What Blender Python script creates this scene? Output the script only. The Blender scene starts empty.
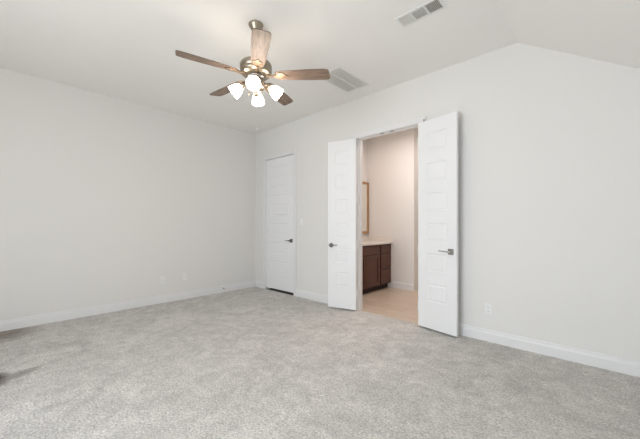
import bpy, bmesh, math
from mathutils import Vector, Matrix
C = bpy.context.scene.collection
PI = math.pi

# ------------------------------------------------------------------ camera
cd = bpy.data.cameras.new('camera'); cam = bpy.data.objects.new('camera', cd); C.objects.link(cam)
cam.location = (5.079, -3.549, 1.224); cam.rotation_euler = (PI/2, 0, math.radians(43.0))
cd.sensor_width = 36.0; cd.lens = 302/640*36; cd.shift_y = 6/640; cd.clip_start = 0.02
bpy.context.scene.camera = cam

# ------------------------------------------------------------------ world, daylight, exposure
w = bpy.data.worlds.new('world'); bpy.context.scene.world = w; w.use_nodes = True
bg = w.node_tree.nodes['Background']; bg.inputs[0].default_value = (0.82, 0.91, 1.0, 1); bg.inputs[1].default_value = 2.0
def area(name, loc, rot, sx, sy, power, col):
    l = bpy.data.lights.new(name, 'AREA'); l.shape = 'RECTANGLE'; l.size = sx; l.size_y = sy; l.energy = power; l.color = col
    o = bpy.data.objects.new(name, l); C.objects.link(o); o.location = loc; o.rotation_euler = rot; return o
# daylight outside the window behind the camera
area('daylight_front', (3.7, -6.5, 1.9), (math.radians(80), 0, 0), 3.4, 2.0, 225, (0.79, 0.895, 1.0))
area('ceiling_fill', (3.3, -6.1, 0.45), (math.radians(116), 0, 0), 2.6, 1.2, 160, (1.0, 0.97, 0.92))   # lamp added outside the window to throw light up onto the ceiling
area('bathroom_lamp', (2.8, 0.75, 2.95), (0, 0, 0), 1.6, 0.9, 31, (1.0, 0.85, 0.79))
area('recess_fill', (3.1, 2.4, 2.9), (0, 0, 0), 0.8, 0.6, 8, (1.0, 0.88, 0.78))  # unseen lamp added to brighten the bathroom recess
vs = bpy.context.scene.view_settings
bpy.context.scene.display_settings.display_device = 'sRGB'
vs.view_transform = 'Standard'; vs.look = 'None'; vs.gamma = 1.0; vs.use_curve_mapping = False
vs.exposure = -0.42

# ------------------------------------------------------------------ materials
def mat(name, col, rough=0.5, metal=0.0, noise=None, bump=None, emit=None, spec=None):
    m = bpy.data.materials.new(name); m.use_nodes = True; nt = m.node_tree; b = nt.nodes['Principled BSDF']
    b.inputs['Base Color'].default_value = (*col, 1); b.inputs['Roughness'].default_value = rough; b.inputs['Metallic'].default_value = metal
    if spec is not None: b.inputs['Specular IOR Level'].default_value = spec
    tc = nt.nodes.new('ShaderNodeTexCoord')
    if noise:
        sc, amt = noise
        n = nt.nodes.new('ShaderNodeTexNoise'); n.inputs['Scale'].default_value = sc; n.inputs['Detail'].default_value = 4
        nt.links.new(tc.outputs['Object'], n.inputs['Vector'])
        r = nt.nodes.new('ShaderNodeValToRGB'); r.color_ramp.elements[0].position = 0.3; r.color_ramp.elements[1].position = 0.7
        r.color_ramp.elements[0].color = (*[c*(1-amt) for c in col], 1); r.color_ramp.elements[1].color = (*[min(1, c*(1+amt)) for c in col], 1)
        nt.links.new(n.outputs['Fac'], r.inputs[0]); nt.links.new(r.outputs[0], b.inputs['Base Color'])
    if bump:
        sc, st, di = bump
        n = nt.nodes.new('ShaderNodeTexNoise'); n.inputs['Scale'].default_value = sc; n.inputs['Detail'].default_value = 3
        nt.links.new(tc.outputs['Object'], n.inputs['Vector'])
        bp = nt.nodes.new('ShaderNodeBump'); bp.inputs['Strength'].default_value = st; bp.inputs['Distance'].default_value = di
        nt.links.new(n.outputs['Fac'], bp.inputs['Height']); nt.links.new(bp.outputs[0], b.inputs['Normal'])
    if emit:
        b.inputs['Emission Color'].default_value = (*emit[0], 1); b.inputs['Emission Strength'].default_value = emit[1]
    return m

def wood_mat(name, dark, light, scale, rough, axis=(1, 14, 14)):
    m = mat(name, light, rough); nt = m.node_tree; b = nt.nodes['Principled BSDF']
    tc = nt.nodes.new('ShaderNodeTexCoord'); mp = nt.nodes.new('ShaderNodeMapping'); mp.inputs['Scale'].default_value = axis
    n = nt.nodes.new('ShaderNodeTexNoise'); n.inputs['Scale'].default_value = scale; n.inputs['Detail'].default_value = 6; n.inputs['Distortion'].default_value = 0.6
    r = nt.nodes.new('ShaderNodeValToRGB'); r.color_ramp.elements[0].position = 0.32; r.color_ramp.elements[1].position = 0.68
    r.color_ramp.elements[0].color = (*dark, 1); r.color_ramp.elements[1].color = (*light, 1)
    nt.links.new(tc.outputs['Object'], mp.inputs[0]); nt.links.new(mp.outputs[0], n.inputs['Vector'])
    nt.links.new(n.outputs['Fac'], r.inputs[0]); nt.links.new(r.outputs[0], b.inputs['Base Color'])
    return m

def carpet_mat():
    m = mat('carpet', (0.42, 0.41, 0.39), 1.0, spec=0.0); nt = m.node_tree; b = nt.nodes['Principled BSDF']
    L = nt.links.new
    tc = nt.nodes.new('ShaderNodeTexCoord')
    def noise(sc, det, ro=0.6, dist=0.0):
        n = nt.nodes.new('ShaderNodeTexNoise'); n.inputs['Scale'].default_value = sc; n.inputs['Detail'].default_value = det
        n.inputs['Roughness'].default_value = ro; n.inputs['Distortion'].default_value = dist
        L(tc.outputs['Object'], n.inputs['Vector']); return n
    def mapr(src, a0, a1, b0, b1):
        k = nt.nodes.new('ShaderNodeMapRange'); k.inputs[1].default_value = a0; k.inputs[2].default_value = a1
        k.inputs[3].default_value = b0; k.inputs[4].default_value = b1; L(src, k.inputs[0]); return k.outputs[0]
    def math_(op, a, bb):
        k = nt.nodes.new('ShaderNodeMath'); k.operation = op; L(a, k.inputs[0])
        if isinstance(bb, float): k.inputs[1].default_value = bb
        else: L(bb, k.inputs[1])
        return k.outputs[0]
    tuft = noise(75, 3, 0.7, 0.4); fibre = noise(230, 2); patch = noise(3.2, 4, 0.6, 1.2); mid = noise(13, 4, 0.65, 0.8)
    f = math_('MULTIPLY', mapr(tuft.outputs['Fac'], 0.3, 0.7, 0.60, 1.28), mapr(fibre.outputs['Fac'], 0.3, 0.7, 0.86, 1.12))
    f = math_('MULTIPLY', f, mapr(patch.outputs['Fac'], 0.35, 0.65, 0.87, 1.08))
    f = math_('MULTIPLY', f, mapr(mid.outputs['Fac'], 0.3, 0.7, 0.86, 1.09))
    # brown mark at left of view; shadow streak and wall-side shade painted in
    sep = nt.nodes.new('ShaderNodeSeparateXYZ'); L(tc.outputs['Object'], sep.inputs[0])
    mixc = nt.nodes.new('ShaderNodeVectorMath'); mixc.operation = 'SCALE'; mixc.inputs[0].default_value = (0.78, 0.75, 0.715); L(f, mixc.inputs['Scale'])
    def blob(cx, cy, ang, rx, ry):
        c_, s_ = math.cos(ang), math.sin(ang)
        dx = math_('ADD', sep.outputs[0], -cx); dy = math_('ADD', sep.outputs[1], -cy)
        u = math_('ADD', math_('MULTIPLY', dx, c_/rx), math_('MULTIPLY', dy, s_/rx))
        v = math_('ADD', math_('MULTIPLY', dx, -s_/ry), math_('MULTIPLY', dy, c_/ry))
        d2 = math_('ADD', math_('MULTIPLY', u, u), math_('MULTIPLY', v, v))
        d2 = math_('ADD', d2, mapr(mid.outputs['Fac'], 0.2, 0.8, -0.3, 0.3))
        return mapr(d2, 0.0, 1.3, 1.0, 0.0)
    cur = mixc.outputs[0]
    for (cx, cy, ang, rx, ry, col, k) in MARK_AND_SHADE:
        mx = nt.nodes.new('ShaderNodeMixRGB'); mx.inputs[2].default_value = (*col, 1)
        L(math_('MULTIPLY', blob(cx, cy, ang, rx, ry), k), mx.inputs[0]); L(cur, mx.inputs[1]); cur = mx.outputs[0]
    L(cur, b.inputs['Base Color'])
    h = math_('ADD', math_('MULTIPLY', tuft.outputs['Fac'], 1.0), math_('MULTIPLY', fibre.outputs['Fac'], 0.4))
    bp = nt.nodes.new('ShaderNodeBump'); bp.inputs['Strength'].default_value = 0.75; bp.inputs['Distance'].default_value = 0.02
    L(h, bp.inputs['Height']); L(bp.outputs[0], b.inputs['Normal'])
    return m
MARK_AND_SHADE = [(1.58, -3.56, 0.0, 0.17, 0.095, (0.065, 0.040, 0.024), 1.0), (1.57, -3.41, 2.02, 0.16, 0.07, (0.34, 0.31, 0.29), 0.85),  # brown mark, then the shadow streak beside it
          (0.15, -3.60, 0.0, 0.40, 0.42, (0.26, 0.21, 0.17), 0.8)]  # shade by the left wall, put into the carpet colour

def tile_mat():
    m = mat('wood_look_tile', (0.55, 0.42, 0.31), 0.35); nt = m.node_tree; b = nt.nodes['Principled BSDF']; L = nt.links.new
    tc = nt.nodes.new('ShaderNodeTexCoord')
    br = nt.nodes.new('ShaderNodeTexBrick'); br.inputs['Scale'].default_value = 1.0; br.inputs['Brick Width'].default_value = 1.2; br.inputs['Row Height'].default_value = 0.2
    br.inputs['Mortar Size'].default_value = 0.0025; br.inputs['Color1'].default_value = (0.66, 0.56, 0.46, 1); br.inputs['Color2'].default_value = (0.58, 0.48, 0.39, 1)
    br.inputs['Mortar'].default_value = (0.38, 0.28, 0.20, 1); L(tc.outputs['Object'], br.inputs['Vector'])
    mp = nt.nodes.new('ShaderNodeMapping'); mp.inputs['Scale'].default_value = (1, 12, 1); L(tc.outputs['Object'], mp.inputs[0])
    n = nt.nodes.new('ShaderNodeTexNoise'); n.inputs['Scale'].default_value = 5; n.inputs['Detail'].default_value = 5; L(mp.outputs[0], n.inputs['Vector'])
    r = nt.nodes.new('ShaderNodeValToRGB'); r.color_ramp.elements[0].position = 0.3; r.color_ramp.elements[1].position = 0.7
    r.color_ramp.elements[0].color = (0.86, 0.84, 0.82, 1); r.color_ramp.elements[1].color = (1.08, 1.06, 1.04, 1); L(n.outputs['Fac'], r.inputs[0])
    mx = nt.nodes.new('ShaderNodeMixRGB'); mx.blend_type = 'MULTIPLY'; mx.inputs[0].default_value = 1; L(br.outputs['Color'], mx.inputs[1]); L(r.outputs[0], mx.inputs[2])
    L(mx.outputs[0], b.inputs['Base Color']); return m

M = dict(
    wall=mat('wall_paint', (0.80, 0.785, 0.76), 0.75, bump=(140, 0.08, 0.002), spec=0.25),
    ceil=mat('ceiling_paint', (0.93, 0.915, 0.885), 0.9, bump=(120, 0.08, 0.002), spec=0.2),
    trim=mat('trim_paint', (0.81, 0.805, 0.80), 0.38),
    door=mat('door_paint', (0.85, 0.85, 0.855), 0.4),
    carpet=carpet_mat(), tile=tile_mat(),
    grey=mat('closet_shade', (0.10, 0.09, 0.08), 1.0, noise=(40, 0.3)),  # darkness inside the closet put in as a dark colour
    plastic=mat('white_plastic', (0.84, 0.84, 0.83), 0.35),
    slot=mat('dark_slot', (0.05, 0.05, 0.05), 0.6),
    duct=mat('duct_dark', (0.16, 0.15, 0.13), 0.8),
    vane=mat('painted_vane', (0.86, 0.85, 0.81), 0.5),
    nickel=mat('satin_nickel', (0.26, 0.245, 0.23), 0.3, 1.0, noise=(60, 0.05)),
    bright=mat('polished_nickel', (0.46, 0.45, 0.43), 0.22, 1.0),
    hinge=mat('hinge_nickel', (0.78, 0.77, 0.75), 0.4, 0.3),
    fan_metal=mat('brushed_nickel_fan', (0.36, 0.31, 0.24), 0.34, 1.0, noise=(30, 0.06)),
    blade=wood_mat('fan_blade_wood', (0.12, 0.082, 0.060), (0.30, 0.21, 0.155), 7, 0.5, (1.4, 16, 16)),
    bronze=mat('aged_bronze', (0.27, 0.20, 0.14), 0.42, 1.0),
    edge=mat('fan_blade_edge', (0.14, 0.10, 0.075), 0.5),
    glass=mat('frosted_lit_glass', (0.95, 0.94, 0.92), 0.5, emit=((1.0, 0.88, 0.76), 28.0)),
    bulb=mat('lit_bulb', (1, 1, 1), 0.5, emit=((1.0, 0.84, 0.64), 170.0)),
    cab=wood_mat('dark_cabinet_wood', (0.065, 0.021, 0.010), (0.120, 0.042, 0.021), 6, 0.4, (12, 12, 1.2)),
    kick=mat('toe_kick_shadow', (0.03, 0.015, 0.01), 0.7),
    stone=mat('white_speckled_countertop', (0.80, 0.76, 0.71), 0.25, noise=(90, 0.05)),
    mframe=wood_mat('oak_mirror_frame', (0.30, 0.17, 0.08), (0.46, 0.28, 0.14), 6, 0.45, (12, 12, 1.2)),
    mirror=mat('mirror_glass', (0.93, 0.92, 0.88), 0.02, 1.0),
    rubber=mat('black_rubber', (0.03, 0.03, 0.03), 0.7),
)

# ------------------------------------------------------------------ mesh helpers
def obj(name, bm, m, parent=None, smooth=False, label=None, cat=None, group=None, kind=None, loc=None, rotz=0, bevel=0, recalc=True):
    if recalc: bmesh.ops.recalc_face_normals(bm, faces=bm.faces)
    me = bpy.data.meshes.new(name); bm.to_mesh(me); bm.free()
    for mm in (m if isinstance(m, (list, tuple)) else [m]): me.materials.append(mm)
    o = bpy.data.objects.new(name, me); C.objects.link(o)
    if smooth: me.polygons.foreach_set('use_smooth', [True]*len(me.polygons))
    if parent: o.parent = parent
    if loc: o.location = loc
    if rotz: o.rotation_euler = (0, 0, rotz)
    if bevel:
        b = o.modifiers.new('bevel', 'BEVEL'); b.width = bevel; b.segments = 2; b.limit_method = 'ANGLE'; b.angle_limit = 0.6
    tag(o, label, cat, group, kind); return o
def tag(o, label=None, cat=None, group=None, kind=None):
    if label: o['label'] = label
    if cat: o['category'] = cat
    if group: o['group'] = group
    if kind: o['kind'] = kind
def empty(name, loc, label, cat, rotz=0, group=None, kind=None):
    o = bpy.data.objects.new(name, None); C.objects.link(o); o.location = loc; o.rotation_euler = (0, 0, rotz); tag(o, label, cat, group, kind); return o
def box(bm, x0, x1, y0, y1, z0, z1, mx=None, mi=0):
    v = [bm.verts.new((x, y, z)) for z in (z0, z1) for x, y in ((x0, y0), (x1, y0), (x1, y1), (x0, y1))]
    if mx is not None:
        for q in v: q.co = mx @ q.co
    for f in ((0, 3, 2, 1), (4, 5, 6, 7), (0, 1, 5, 4), (1, 2, 6, 5), (2, 3, 7, 6), (3, 0, 4, 7)):
        bm.faces.new([v[i] for i in f]).material_index = mi
    return v
def prism(bm, pts, d0, d1, axis='y', mx=None, mi=0):   # polygon in the other two axes, extruded along axis
    def P(a, b, d): return {'y': (a, d, b), 'x': (d, a, b), 'z': (a, b, d)}[axis]
    A = [bm.verts.new(P(a, b, d0)) for a, b in pts]; B = [bm.verts.new(P(a, b, d1)) for a, b in pts]
    if mx is not None:
        for q in A + B: q.co = mx @ q.co
    n = len(pts); fs = [bm.faces.new(A), bm.faces.new(B[::-1])]
    for i in range(n): fs.append(bm.faces.new((A[i], B[i], B[(i+1) % n], A[(i+1) % n])))
    for f in fs: f.material_index = mi
def lathe(bm, prof, seg=32, mx=None, mi=0):             # prof: (r, z) list about z; r=0 ends are closed
    rings = []
    for r, z in prof:
        if r < 1e-6: v = [bm.verts.new((0, 0, z))]
        else: v = [bm.verts.new((r*math.cos(2*PI*i/seg), r*math.sin(2*PI*i/seg), z)) for i in range(seg)]
        if mx is not None:
            for q in v: q.co = mx @ q.co
        rings.append(v)
    for a, b in zip(rings, rings[1:]):
        for i in range(seg):
            j = (i+1) % seg
            if len(a) == 1 and len(b) == 1: continue
            if len(a) == 1: f = bm.faces.new((a[0], b[i], b[j]))
            elif len(b) == 1: f = bm.faces.new((a[i], a[j], b[0]))
            else: f = bm.faces.new((a[i], a[j], b[j], b[i]))
            f.material_index = mi
def tube(bm, pts, rad, seg=10, mx=None):
    pts = [Vector(p) for p in pts]; rings = []
    for i, p in enumerate(pts):
        d = (pts[min(i+1, len(pts)-1)] - pts[max(i-1, 0)]).normalized()
        a = d.orthogonal().normalized() if i == 0 else (pa - d*pa.dot(d)).normalized()
        pa = a; b = d.cross(a); r = rad[i] if isinstance(rad, (list, tuple)) else rad
        v = [bm.verts.new(p + r*(math.cos(2*PI*k/seg)*a + math.sin(2*PI*k/seg)*b)) for k in range(seg)]
        if mx is not None:
            for q in v: q.co = mx @ q.co
        rings.append(v)
    for A, B in zip(rings, rings[1:]):
        for k in range(seg): bm.faces.new((A[k], A[(k+1) % seg], B[(k+1) % seg], B[k]))
    bm.faces.new(rings[0][::-1]); bm.faces.new(rings[-1])
def NB(): return bmesh.new()
def struct(name, bm, m, label, cat, **k): return obj(name, bm, m, label=label, cat=cat, kind='structure', **k)

# ------------------------------------------------------------------ room shell
H = 3.05; XF = 4.468; SL = 0.672; XR = 5.75; YF = -5.6; ZR = H - SL*(XR - XF)   # ceiling turns down at XF
YB = 1.775; BX = 1.477                                                            # bathroom back and left walls
DL, DR, DH = 2.51, 3.46, 2.475                                                  # double door opening
CL, CR = 0.355, 1.145                                                           # closet door opening

bm = NB(); box(bm, -0.1, XR+0.1, YF-0.1, 0.03, -0.08, 0.0)
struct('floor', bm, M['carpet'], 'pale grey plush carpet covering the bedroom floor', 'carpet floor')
bm = NB(); box(bm, -0.12, 0, YF-0.12, 0.14, -0.05, H+0.1)
struct('wall_left', bm, M['wall'], 'blank off-white painted wall left of the far corner', 'wall')
bm = NB()
prism(bm, [(0, -.05), (CL-.02, -.05), (CL-.02, H+.05), (0, H+.05)], 0, .12)
prism(bm, [(CL-.02, DH+.02), (CR+.02, DH+.02), (CR+.02, H+.05), (CL-.02, H+.05)], 0, .12)
prism(bm, [(CR+.02, -.05), (DL-.02, -.05), (DL-.02, H+.05), (CR+.02, H+.05)], 0, .12)
prism(bm, [(DL-.02, DH+.02), (DR+.02, DH+.02), (DR+.02, H+.05), (DL-.02, H+.05)], 0, .12)
prism(bm, [(DR+.02, -.05), (XR, -.05), (XR, ZR+.05), (XF, H+.05), (DR+.02, H+.05)], 0, .12)
bmesh.ops.remove_doubles(bm, verts=bm.verts, dist=1e-5)
struct('wall_back', bm, M['wall'], 'off-white painted wall with the closet door and open double doors', 'wall', recalc=True)
# ceiling: level part and the part sloping down to the right
bm = NB(); box(bm, -0.12, XF, YF-0.12, 0.14, H, H+.1)
prism(bm, [(XF, H), (XR+.12, ZR-SL*.12), (XR+.12, ZR-SL*.12+.12), (XF, H+.1)], YF-0.12, 0.14)
struct('ceiling', bm, M['ceil'], 'white bedroom ceiling, level then sloping down at the right', 'ceiling')
# right wall and front wall with their window openings (behind the camera)
bm = NB()
box(bm, XR, XR+.12, YF-.12, .14, -.05, ZR+.05)
struct('wall_right', bm, M['wall'], 'off-white low wall under the sloping ceiling', 'wall')
bm = NB()
box(bm, 0, 2.5, YF-.12, YF, -.05, H+.02); box(bm, 5.1, XR, YF-.12, YF, -.05, ZR+.05)
box(bm, 2.5, 5.1, YF-.12, YF, -.05, .5)
prism(bm, [(2.5, ZR), (XR, ZR), (XF, H+.02), (2.5, H+.02)], YF-.12, YF)
struct('wall_front', bm, M['wall'], 'off-white wall behind the viewer with a wide window', 'wall')
def winframe(name, lab, a0, a1, z0, z1, n, along, d):
    bm = NB()
    def bb(p0, p1, q0, q1):
        if along == 'x': box(bm, p0, p1, d, d+.06, q0, q1)
        else: box(bm, d, d+.06, p0, p1, q0, q1)
    bb(a0, a1, z0, z0+.05); bb(a0, a1, z1-.05, z1)
    for i in range(n+1):
        p = a0 + (a1-a0-.05)*i/n; bb(p, p+.05, z0+.05, z1-.05)
    struct(name, bm, M['trim'], lab, 'window')
winframe('window_1', 'wide white framed window behind the viewer', 2.5, 5.1, .5, ZR, 2, 'x', YF-.09)

# closet behind the closed door
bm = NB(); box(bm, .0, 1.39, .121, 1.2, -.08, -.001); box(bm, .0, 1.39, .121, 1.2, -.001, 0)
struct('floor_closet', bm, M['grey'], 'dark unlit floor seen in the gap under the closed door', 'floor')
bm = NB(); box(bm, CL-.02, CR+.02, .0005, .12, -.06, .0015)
struct('door_gap_shade', bm, M['grey'], 'dark strip standing for the shade under the closed door', 'painted shade')  # dark strip over the carpet as the shade in the door gap
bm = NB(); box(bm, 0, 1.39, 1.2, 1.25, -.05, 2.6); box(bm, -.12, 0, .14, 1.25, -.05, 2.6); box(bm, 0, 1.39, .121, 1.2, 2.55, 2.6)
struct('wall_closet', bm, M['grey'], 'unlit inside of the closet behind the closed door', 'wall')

# bathroom
bm = NB(); box(bm, BX-.1, 4.3, .031, 3.1, -.08, -.002)
struct('floor_bathroom', bm, M['tile'], 'light tan wood-look tile floor through the double doors', 'tile floor')
bm = NB(); box(bm, BX-.015, BX, .121, YB+.1, -.05, H+.02)
struct('wall_bathroom_left', bm, M['wall'], 'bathroom wall that carries the mirror above the vanity', 'wall')
bm = NB(); box(bm, BX-.015, 2.515, YB, YB+.1, -.05, H+.02)
struct('wall_bathroom_back', bm, M['wall'], 'tall pinkish lit bathroom wall beyond the vanity', 'wall')
bm = NB(); box(bm, 2.415, 2.515, YB+.1, 2.9, -.05, H+.02); box(bm, 2.415, 4.3, 2.9, 3.0, -.05, H+.02); box(bm, 4.2, 4.3, .121, 2.9, -.05, H+.02)
struct('wall_bathroom_right', bm, M['wall'], 'brightly lit recess wall at the right of the bathroom opening', 'wall')
bm = NB(); box(bm, BX-.015, 4.3, .121, 3.0, H+.02, H+.1)
struct('ceiling_bathroom', bm, M['ceil'], 'bathroom ceiling just visible under the door head', 'ceiling')

# baseboards: board with a stepped top, quarter above carpet
def baseboard(name, x0, x1, label):
    bm = NB()
    prism(bm, [(0, 0), (-.014, 0), (-.014, .085), (-.010, .098), (-.008, .120), (-.004, .125), (0, .125)], x0, x1, 'x')
    return struct(name, bm, M['trim'], label, 'baseboard')
CW = 0.064
bm = NB()
for a, b in ((0.0, CL-CW-.005), (CR+CW+.005, DL-CW-.005), (DR+CW+.005, XR)):
    prism(bm, [(0, 0), (-.014, 0), (-.014, .085), (-.010, .098), (-.008, .120), (-.004, .125), (0, .125)], a, b, 'x')
struct('baseboard_back', bm, M['trim'], 'white baseboard along the wall with the doors', 'baseboard')
bm = NB(); prism(bm, [(0, 0), (.014, 0), (.014, .085), (.010, .098), (.008, .120), (.004, .125), (0, .125)], YF, -.0145, 'y')
struct('baseboard_left', bm, M['trim'], 'white baseboard along the blank left wall', 'baseboard')
bm = NB(); prism(bm, [(YB, 0), (YB-.014, 0), (YB-.014, .11), (YB-.004, .125), (YB, .125)], 2.08, 2.515, 'x')
struct('baseboard_bathroom', bm, M['trim'], 'white baseboard of the bathroom wall right of the vanity', 'baseboard')

# door surrounds: jamb lining, stop and casing
def surround(name, x0, x1, label):
    bm = NB()
    def casing(u0, u1, z0, z1, vert):
        # flat casing with an inner bead and a thicker outer edge
        if vert: box(bm, u0, u1, -.016, -.0005, z0, z1)
        else: box(bm, u0, u1, -.016, -.0005, z0, z1)
    r = .005
    casing(x0-CW-r, x0-r, 0, DH+r+CW, True); casing(x1+r, x1+CW+r, 0, DH+r+CW, True); casing(x0-r, x1+r, DH+r, DH+r+CW, False)
    t = .006
    box(bm, x0-CW-r, x0-CW-r+.02, -.020, -.016, 0, DH+r+CW); box(bm, x1+r+CW-.02, x1+CW+r, -.020, -.016, 0, DH+r+CW)
    box(bm, x0-CW-r+.02, x1+CW+r-.02, -.020, -.016, DH+r+CW-.02, DH+r+CW)
    o = struct(name, bm, M['trim'], label, 'door casing')
    bm = NB()
    box(bm, x0-.0195, x0, .0, .12, 0, DH+.0195); box(bm, x1, x1+.0195, .0, .12, 0, DH+.0195); box(bm, x0, x1, .0, .12, DH, DH+.0195)
    box(bm, x0, x0+.012, .045, .085, 0, DH); box(bm, x1-.012, x1, .045, .085, 0, DH); box(bm, x0+.012, x1-.012, .045, .085, DH-.008, DH)
    obj('jamb', bm, M['trim'], o); return o
surround('trim_1', CL, CR, 'white casing around the closed narrow door near the corner')
frame2 = surround('trim_2', DL, DR, 'white casing around the open double doorway')
for cx in (2.90, 3.05):
    bm = NB(); box(bm, cx-.028, cx+.028, .012, .036, DH-.003, DH+.0005); lathe(bm, [(.0, -.002), (.008, -.002), (.008, .0), (0, .0)], 12, Matrix.Translation((cx, .024, DH-.003)))
    obj('ball_catch', bm, M['nickel'], frame2, label='dark metal ball catch in the door head')

# ------------------------------------------------------------------ doors
def door_leaf(bm, W, Hh, th, sg, stile=.118):
    """slab from x=0 to sg*W, y=-th..0, six moulded panels on both faces"""
    top, pitch, ph = .152, .352, .209
    zs = [0]; 
    for k in range(5, -1, -1):
        z1 = Hh - top - pitch*k; zs += [z1-ph, z1]
    zs.append(Hh); xs = [0, stile, W-stile, W]
    for y, inn in ((-th, 1), (0, -1)):
        grid = {(i, j): bm.verts.new((sg*x, y, z)) for i, x in enumerate(xs) for j, z in enumerate(zs)}
        for i in range(3):
            for j in range(len(zs)-1):
                c = [grid[(i, j)], grid[(i+1, j)], grid[(i+1, j+1)], grid[(i, j+1)]]
                if i == 1 and j % 2 == 1:
                    prev = c
                    for ins, dep in ((.006, .0055), (.016, .0065), (.028, .002)):
                        x0, x1, z0, z1 = xs[1]+ins, xs[2]-ins, zs[j]+ins, zs[j+1]-ins
                        cur = [bm.verts.new((sg*a, y+inn*dep, b)) for a, b in ((x0, z0), (x1, z0), (x1, z1), (x0, z1))]
                        for k in range(4): bm.faces.new((prev[k], prev[(k+1) % 4], cur[(k+1) % 4], cur[k]))
                        prev = cur
                    bm.faces.new(prev)
                else: bm.faces.new(c)
        if inn == 1: g0 = grid
        else: g1 = grid
    n = len(zs)-1
    for j in range(n):
        bm.faces.new((g0[(0, j)], g0[(0, j+1)], g1[(0, j+1)], g1[(0, j)])); bm.faces.new((g0[(3, j)], g0[(3, j+1)], g1[(3, j+1)], g1[(3, j)]))
    for i in range(3):
        bm.faces.new((g0[(i, 0)], g0[(i+1, 0)], g1[(i+1, 0)], g1[(i, 0)])); bm.faces.new((g0[(i, n)], g0[(i+1, n)], g1[(i+1, n)], g1[(i, n)]))
def lever(parent, x, z, yface, d, square=True, met='nickel'):
    """rosette on the face at y=yface (facing -y), lever pointing in direction d along x"""
    bm = NB()
    if square: box(bm, x-.032, x+.032, yface-.009, yface, z-.032, z+.032)
    else: lathe(bm, [(0, 0), (.033, 0), (.033, .006), (.028, .010), (0, .010)], 28, Matrix.Translation((x, yface, z)) @ Matrix.Rotation(PI/2, 4, 'X'))
    o = obj('door_handle', bm, M[met], parent, label='satin nickel lever handle')
    bm = NB()
    lathe(bm, [(0, 0), (.012, 0), (.010, .012), (.010, .040), (.013, .046), (.013, .058), (0, .060)], 20, Matrix.Translation((x, yface-.008, z)) @ Matrix.Rotation(PI/2, 4, 'X'))
    tube(bm, [(x, yface-.056, z), (x+d*.03, yface-.058, z+.001), (x+d*.07, yface-.056, z+.004), (x+d*.118, yface-.052, z+.006)], [.0085, .008, .006, .005], 12)
    obj('lever', bm, M[met], o, smooth=True)
def hinges(parent, x, y, zs):
    for z in zs:
        bm = NB(); lathe(bm, [(0, -.052), (.004, -.052), (.0075, -.047), (.0075, -.016), (.0068, -.015), (.0075, -.014), (.0075, .014), (.0068, .015), (.0075, .016), (.0075, .047), (.004, .052), (0, .056)], 14, Matrix.Translation((x, y, z)))
        obj('hinge', bm, M['hinge'], parent, smooth=True)

TH = .035
# closed closet door (hinges left, lever right pointing left)
d1 = empty('door_1', (CL+.003, .0, .0), 'closed narrow white six-panel door near the far corner', 'door', kind='structure')
bm = NB(); door_leaf(bm, CR-CL-.006, DH-.006-.042, TH, 1)
o = obj('door_panel', bm, M['door'], d1, loc=(0, .037, .042)); 
lever(d1, CR-CL-.006-.065, .955, .002, -1, True)
hinges(d1, -.002, -.004, (.25, .95, 1.65, 2.25))
# open double doors
LW = .438
d2 = empty('door_2', (DL+.012, -.030, .0), 'left white six-panel leaf of the open double doors', 'door', math.radians(15.5), kind='structure')
bm = NB(); door_leaf(bm, LW, 2.437, TH, -1)
obj('door_panel', bm, M['door'], d2, loc=(-.004, -.006, .022))
lever(d2, -LW+.052, .935, -.041, 1, False)
hinges(d2, .013, -.034, (.25, .93, 1.60, 2.25))
d3 = empty('door_3', (DR+.002, -.030, .0), 'right white six-panel leaf of the open double doors', 'door', math.radians(-10.5), kind='structure')
LW = .485; bm = NB(); door_leaf(bm, LW, 2.437, TH, 1)
obj('door_panel', bm, M['door'], d3, loc=(.004, -.006, .022))
lever(d3, LW-.062, .935, -.041, -1, True, 'bright')
hinges(d3, -.010, -.022, (.25, .93, 1.60, 2.25))
bm = NB(); box(bm, .068, .076, -.030, -.018, 2.459, 2.492)
obj('bolt', bm, M['nickel'], d3, label='small metal bolt tip on the top edge')

# ------------------------------------------------------------------ ceiling fan
FX, FY = 2.782, -1.938
fan = empty('ceiling_fan', (FX, FY, H), 'five-blade ceiling fan with brown wooden blades and four lit white shades', 'ceiling fan')
def part(name, prof, m=None, **k):
    bm = NB(); lathe(bm, prof, 40); return obj(name, bm, m or M['fan_metal'], fan, smooth=k.pop('smooth', True), **k)
part('canopy', [(0, 0), (.064, 0), (.067, -.008), (.062, -.020), (.046, -.045), (.034, -.075), (.028, -.095), (.018, -.102), (0, -.102)])
part('rod', [(0, -.07), (.0125, -.07), (.0125, -.34), (0, -.34)])
part('collar', [(0, -.285), (.020, -.285), (.032, -.305), (.034, -.350), (0, -.352)])
part('motor', [(0, -.345), (.06, -.345), (.108, -.352), (.137, -.364), (.142, -.376), (.142, -.410), (.136, -.416), (.136, -.424), (.142, -.430), (.138, -.444), (.120, -.462), (.085, -.470), (0, -.472)])
part('flywheel', [(0, -.471), (.080, -.471), (.084, -.478), (.084, -.492), (.060, -.498), (0, -.500)], M['nickel'])
sw = part('switch_housing', [(0, -.490), (.058, -.490), (.064, -.498), (.064, -.535), (.056, -.552), (.074, -.560), (.078, -.572), (.066, -.590), (.040, -.603), (0, -.606)])
bm = NB(); lathe(bm, [(0, -.604), (.012, -.606), (.010, -.614), (.022, -.622), (.026, -.636), (.018, -.650), (.006, -.656), (0, -.657)], 24)
obj('finial', bm, M['fan_metal'], sw, smooth=True)
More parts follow.
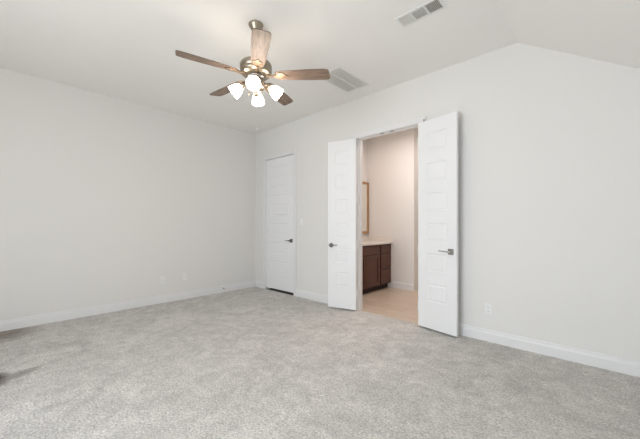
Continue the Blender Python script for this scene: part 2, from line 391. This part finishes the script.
for a in (-1.9, 1.2):
    bm = NB(); p = Vector((math.cos(a)*.062, math.sin(a)*.062, -.548))
    tube(bm, [p, p+Vector((0, 0, -.09))], .0013, 6); lathe(bm, [(0, 0), (.005, -.004), (.006, -.018), (0, -.026)], 10, Matrix.Translation(p+Vector((0, 0, -.088))))
    obj('pull_chain', bm, M['fan_metal'], sw, smooth=True)
BZ = -.466; base_a = math.radians(40.5)
for k in range(5):
    R = Matrix.Rotation(base_a + k*2*PI/5, 4, 'Z'); P = R @ Matrix.Translation((0, 0, BZ)) @ Matrix.Rotation(math.radians(-11), 4, 'X')
    # blade outline (x outwards, y across)
    pts = [(.175, -.030), (.190, -.046), (.215, -.054), (.30, -.059), (.42, -.066), (.54, -.070), (.615, -.069), (.648, -.062), (.660, -.048), (.674, .040), (.671, .056), (.656, .066), (.60, .070), (.52, .069), (.42, .066), (.30, .059), (.215, .054), (.190, .046), (.175, .030)]
    bm = NB(); prism(bm, pts, -.003, .003, 'z')
    for f in bm.faces:
        if len(f.verts) == 4: f.material_index = 1
    o = obj('blade', bm, [M['blade'], M['edge']], fan); o.matrix_local = P
    # iron: bar from the flywheel out to a trefoil plate under the blade
    bm = NB()
    Z0 = -.0035
    prism(bm, [(.150, -.014), (.185, -.016), (.205, -.034), (.235, -.040), (.262, -.030), (.270, -.012), (.290, -.006), (.296, 0), (.290, .006), (.270, .012), (.262, .030), (.235, .040), (.205, .034), (.185, .016), (.150, .014)], Z0-.006, Z0, 'z')
    for sx, sy in ((.232, -.024), (.232, .024), (.272, 0)):
        lathe(bm, [(0, -.004), (.005, -.003), (.006, 0), (0, 0)], 10, Matrix.Translation((sx, sy, Z0-.006)))
    tube(bm, [(.065, 0, .004), (.10, 0, .000), (.13, 0, -.008), (.165, 0, Z0-.004), (.19, 0, Z0-.004)], [.013, .012, .010, .012, .010], 10)
    io = obj('blade_iron', bm, M['bronze'], fan); io.matrix_local = P
for k in range(4):
    a = math.radians(49+90*k)
    T = Matrix.Rotation(a, 4, 'Z')
    bm = NB(); tube(bm, [(.055, 0, -.562), (.075, 0, -.556), (.095, 0, -.557), (.112, 0, -.566), (.122, 0, -.576)], .0075, 12)
    ax = Matrix.Translation((.116, 0, -.568)) @ Matrix.Rotation(math.radians(90+40), 4, 'Y')
    lathe(bm, [(0, -.012), (.014, -.012), (.024, -.004), (.027, .012), (.024, .026), (0, .026)], 24, ax)
    ar = obj('light_arm', bm, M['fan_metal'], fan, smooth=True); ar.matrix_local = Matrix.Translation((0, 0, .012)) @ T
    bm = NB()
    outer = [(.022, .020), (.028, .026), (.038, .038), (.047, .056), (.053, .078), (.057, .100), (.061, .117)]
    inner = [(r-.004, z) for r, z in outer[::-1]]
    lathe(bm, outer + inner + [(.0, .024)], 32, ax)
    sh = obj('lamp_shade', bm, M['glass'], ar, smooth=True, label='lit frosted white glass bell shade')
    bm = NB(); lathe(bm, [(0, .03), (.013, .032), (.016, .05), (.024, .068), (.026, .080), (.022, .094), (.012, .102), (0, .104)], 20, ax)
    obj('bulb', bm, M['bulb'], ar, smooth=True)

# ------------------------------------------------------------------ ceiling grilles and sensor
# white return grille: two banks of fine louvres
gx0, gx1, gy0, gy1 = 2.532, 2.885, -.868, -.255
g = empty('return_air_grille', ((gx0+gx1)/2, (gy0+gy1)/2, H), 'large white square louvred grille on the ceiling beside the fan blade', 'air grille')
gw, gl = (gx1-gx0)/2, (gy1-gy0)/2
bm = NB()
fr = .024
for (a, b, c, d) in ((-gw, gw, -gl, -gl+fr), (-gw, gw, gl-fr, gl), (-gw, -gw+fr, -gl+fr, gl-fr), (gw-fr, gw, -gl+fr, gl-fr), (-.007, .007, -gl+fr, gl-fr)):
    box(bm, a, b, c, d, -.009, -.0005)
obj('frame', bm, M['plastic'], g)
for s in (-1, 1):
    bm = NB(); x0, x1 = (s*.007, s*(gw-fr)) if s > 0 else (-(gw-fr), -.007); n = 26
    for i in range(n):
        y = -gl+fr + (2*gl-2*fr)*(i+.5)/n
        box(bm, -(x1-x0)/2, (x1-x0)/2, -.0065, .0065, -.0006, .0006, Matrix.Translation(((x0+x1)/2, y, -.005)) @ Matrix.Rotation(math.radians(12), 4, 'X'))
    obj('louvre_bank', bm, M['vane'], g)
bm = NB(); box(bm, -gw+.005, gw-.005, -gl+.005, gl-.005, -.0008, -.0002); obj('backing', bm, M['vane'], g)
# supply register with three vane sections
rx0, rx1, ry0, ry1 = 3.742, 4.135, -1.150, -.985
g = empty('supply_register', ((rx0+rx1)/2, (ry0+ry1)/2, H), 'long white ceiling vent with three grey vane sections near the top edge', 'air vent')
W2, L2 = (rx1-rx0)/2, (ry1-ry0)/2; fr = .022; dv = .010
xsn = [-W2+fr, -W2+fr+(2*W2-2*fr)/3, -W2+fr+2*(2*W2-2*fr)/3, W2-fr]
bm = NB()
box(bm, -W2, W2, -L2, -L2+fr, -.006, -.0005); box(bm, -W2, W2, L2-fr, L2, -.006, -.0005)
box(bm, -W2, -W2+fr, -L2+fr, L2-fr, -.006, -.0005); box(bm, W2-fr, W2, -L2+fr, L2-fr, -.006, -.0005)
for q in (1, 2): box(bm, xsn[q]-dv/2, xsn[q]+dv/2, -L2+fr, L2-fr, -.010, -.0005)
obj('frame', bm, M['plastic'], g)
bm = NB(); box(bm, -W2+.01, W2-.01, -L2+.01, L2-.01, -.0009, -.0003); obj('duct_opening', bm, M['duct'], g)
for q in range(3):
    a, b = xsn[q]+(dv/2 if q else 0), xsn[q+1]-(dv/2 if q < 2 else 0); bm = NB(); yl = L2-fr
    if q == 1:
        for i in range(9):
            y = -yl+2*yl*(i+.5)/9
            box(bm, -(b-a)/2, (b-a)/2, -.0065, .0065, -.0005, .0005, Matrix.Translation(((a+b)/2, y, -.0055)) @ Matrix.Rotation(math.radians(17), 4, 'X'))
    else:
        for i in range(9):
            x = a+(b-a)*(i+.5)/9
            box(bm, -.0075, .0075, -yl, yl, -.0005, .0005, Matrix.Translation((x, 0, -.0055)) @ Matrix.Rotation(math.radians(42 if q == 2 else -42), 4, 'Y'))
    obj('vane_section', bm, M['vane'], g)
bm = NB(); lathe(bm, [(0, 0), (.040, 0), (.042, -.008), (.036, -.020), (.024, -.036), (.010, -.043), (0, -.044)], 28, Matrix.Translation((.36, -.215, H-.0005)))
obj('ceiling_sensor', bm, M['plastic'], smooth=True, label='tiny white dome on the ceiling by the far corner', cat='sensor')

# ------------------------------------------------------------------ wall plates
def plate(name, loc, rotz, label, kind='outlet'):
    """plate facing local -y"""
    t = empty(name, loc, label, 'outlet' if kind != 'switch' else 'light switch', rotz)
    bm = NB(); box(bm, -.036, .036, -.006, 0, -.058, .058); obj('cover_plate', bm, M['plastic'], t, bevel=.002)
    if kind == 'outlet':
        for s in (-1, 1):
            bm = NB(); prism(bm, [(-.017, -.010), (-.012, -.0145), (.012, -.0145), (.017, -.010), (.017, .010), (.012, .0145), (-.012, .0145), (-.017, .010)], -.0085, -.006, 'y', Matrix.Translation((0, 0, s*.021)))
            r = obj('receptacle', bm, M['plastic'], t)
            bm = NB()
            box(bm, -.0075, -.0055, -.0089, -.0084, s*.021-.002, s*.021+.006); box(bm, .0055, .0075, -.0089, -.0084, s*.021-.002, s*.021+.006)
            lathe(bm, [(0, 0), (.0024, 0), (.0024, .0005), (0, .0005)], 10, Matrix.Translation((0, -.0084, s*.021-.007)) @ Matrix.Rotation(PI/2, 4, 'X'))
            obj('slots', bm, M['slot'], r)
    elif kind == 'cable':
        bm = NB(); lathe(bm, [(0, 0), (.011, 0), (.011, .004), (.006, .004), (.006, .012), (0, .012)], 16, Matrix.Translation((0, -.006, 0)) @ Matrix.Rotation(PI/2, 4, 'X'))
        obj('cable_jack', bm, M['hinge'], t)
    else:
        bm = NB(); box(bm, -.016, .016, -.009, -.006, -.033, .033); obj('rocker', bm, M['plastic'], t, bevel=.001)
    for s in (-1, 1):
        if kind == 'outlet' and s == 1: continue
        zz = 0 if kind == 'outlet' else s*.045
        bm = NB(); lathe(bm, [(0, 0), (.003, 0), (.002, .001), (0, .001)], 10, Matrix.Translation((0, -.006, zz)) @ Matrix.Rotation(PI/2, 4, 'X')); obj('screw', bm, M['hinge'], t)
plate('power_outlet', (0.0005, -1.762, .363), PI/2, 'white power outlet on left wall, farther from the corner')
plate('cable_outlet', (0.0005, -1.419, .368), PI/2, 'white cable wall plate on left wall, nearer the corner', 'cable')
plate('power_outlet', (4.205, -.0005, .341), 0, 'white power outlet right of the open door leaf')
plate('light_switch', (1.335, -.0005, 1.29), 0, 'white light switch plate between the closed door and the double doors', 'switch')
# spring door stop screwed to the left baseboard
t = empty('door_stop', (.0145, -.745, .088), 'small white door stop with a dark tip on the left baseboard', 'door stop', PI/2)
bm = NB(); lathe(bm, [(0, 0), (.014, 0), (.014, .004), (.008, .008), (0, .008)], 18, Matrix.Rotation(PI/2, 4, 'X'))
n = 9
pr = [(0, .006)]
for i in range(n): pr += [(.0065, .008+i*.006), (.0052, .011+i*.006)]
pr += [(0, .062)]
lathe(bm, pr, 14, Matrix.Rotation(PI/2, 4, 'X')); obj('spring', bm, M['plastic'], t, smooth=True)
bm = NB(); lathe(bm, [(0, .060), (.008, .060), (.010, .066), (.009, .078), (0, .080)], 14, Matrix.Rotation(PI/2, 4, 'X')); obj('tip', bm, M['rubber'], t, smooth=True, label='dark rubber tip')

# ------------------------------------------------------------------ bathroom vanity, worktop, mirror
VX, VY1, VY0, CH = 2.05, YB-.001, .40, .872
v = empty('vanity_cabinet', (BX+.001, VY0, 0), 'dark brown wooden bathroom vanity cabinet under the white countertop', 'cabinet')
ox, oy = -(BX+.001), -VY0
bm = NB(); box(bm, 0, VX-.021+ox, 0, VY1+oy, .10, CH-.001); obj('body', bm, M['cab'], v)
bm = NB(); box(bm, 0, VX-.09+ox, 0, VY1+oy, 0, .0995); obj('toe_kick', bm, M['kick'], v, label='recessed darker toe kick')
def front(name, y0, y1, z0, z1, shaker=True):
    bm = NB(); x0, x1 = VX-.0205+ox, VX+ox
    if shaker:
        s = .055
        box(bm, x0, x1-.010, y0+oy+s, y1+oy-s, z0+s, z1-s)
        box(bm, x0, x1, y0+oy, y0+oy+s, z0, z1); box(bm, x0, x1, y1+oy-s, y1+oy, z0, z1)
        box(bm, x0, x1, y0+oy+s, y1+oy-s, z0, z0+s); box(bm, x0, x1, y0+oy+s, y1+oy-s, z1-s, z1)
    else: box(bm, x0, x1, y0+oy, y1+oy, z0, z1)
    obj(name, bm, M['cab'], v, bevel=.0015)
front('drawer_front', .43, 1.335, .70, .845, False)
front('door', .43, .875, .115, .68); front('door', .89, 1.335, .115, .68)
front('drawer', 1.385, VY1-.03, .70, .845, False); front('drawer', 1.385, VY1-.03, .405, .68, False); front('drawer', 1.385, VY1-.03, .115, .385, False)
ct = empty('countertop', (BX+.001, VY0, CH), 'white stone countertop with backsplash on the dark vanity', 'countertop')
bm = NB(); box(bm, 0, VX+.03+ox, -.02, VY1+oy, 0, .035); obj('slab', bm, M['stone'], ct, bevel=.003)
bm = NB(); box(bm, 0, .02, -.02, VY1+oy, .0355, .135); box(bm, .0205, VX+.03+ox, VY1+oy-.02, VY1+oy, .0355, .135); obj('backsplash', bm, M['stone'], ct)
# mirror in a wooden frame on the left bathroom wall
my0, my1, mz0, mz1 = .65, 1.765, 1.055, 2.12
m_ = empty('wall_mirror', (BX+.0005, (my0+my1)/2, mz0), 'tall mirror in a light brown wooden frame above the vanity', 'mirror')
bm = NB(); hw = (my1-my0)/2; hh = mz1-mz0; f = .05
box(bm, 0, .045, -hw, -hw+f, 0, hh); box(bm, 0, .045, hw-f, hw, 0, hh); box(bm, 0, .045, -hw+f, hw-f, 0, f); box(bm, 0, .045, -hw+f, hw-f, hh-f, hh)
obj('frame', bm, M['mframe'], m_, bevel=.003)
bm = NB(); box(bm, .002, .035, -hw+f, hw-f, f, hh-f); obj('glass', bm, M['mirror'], m_)
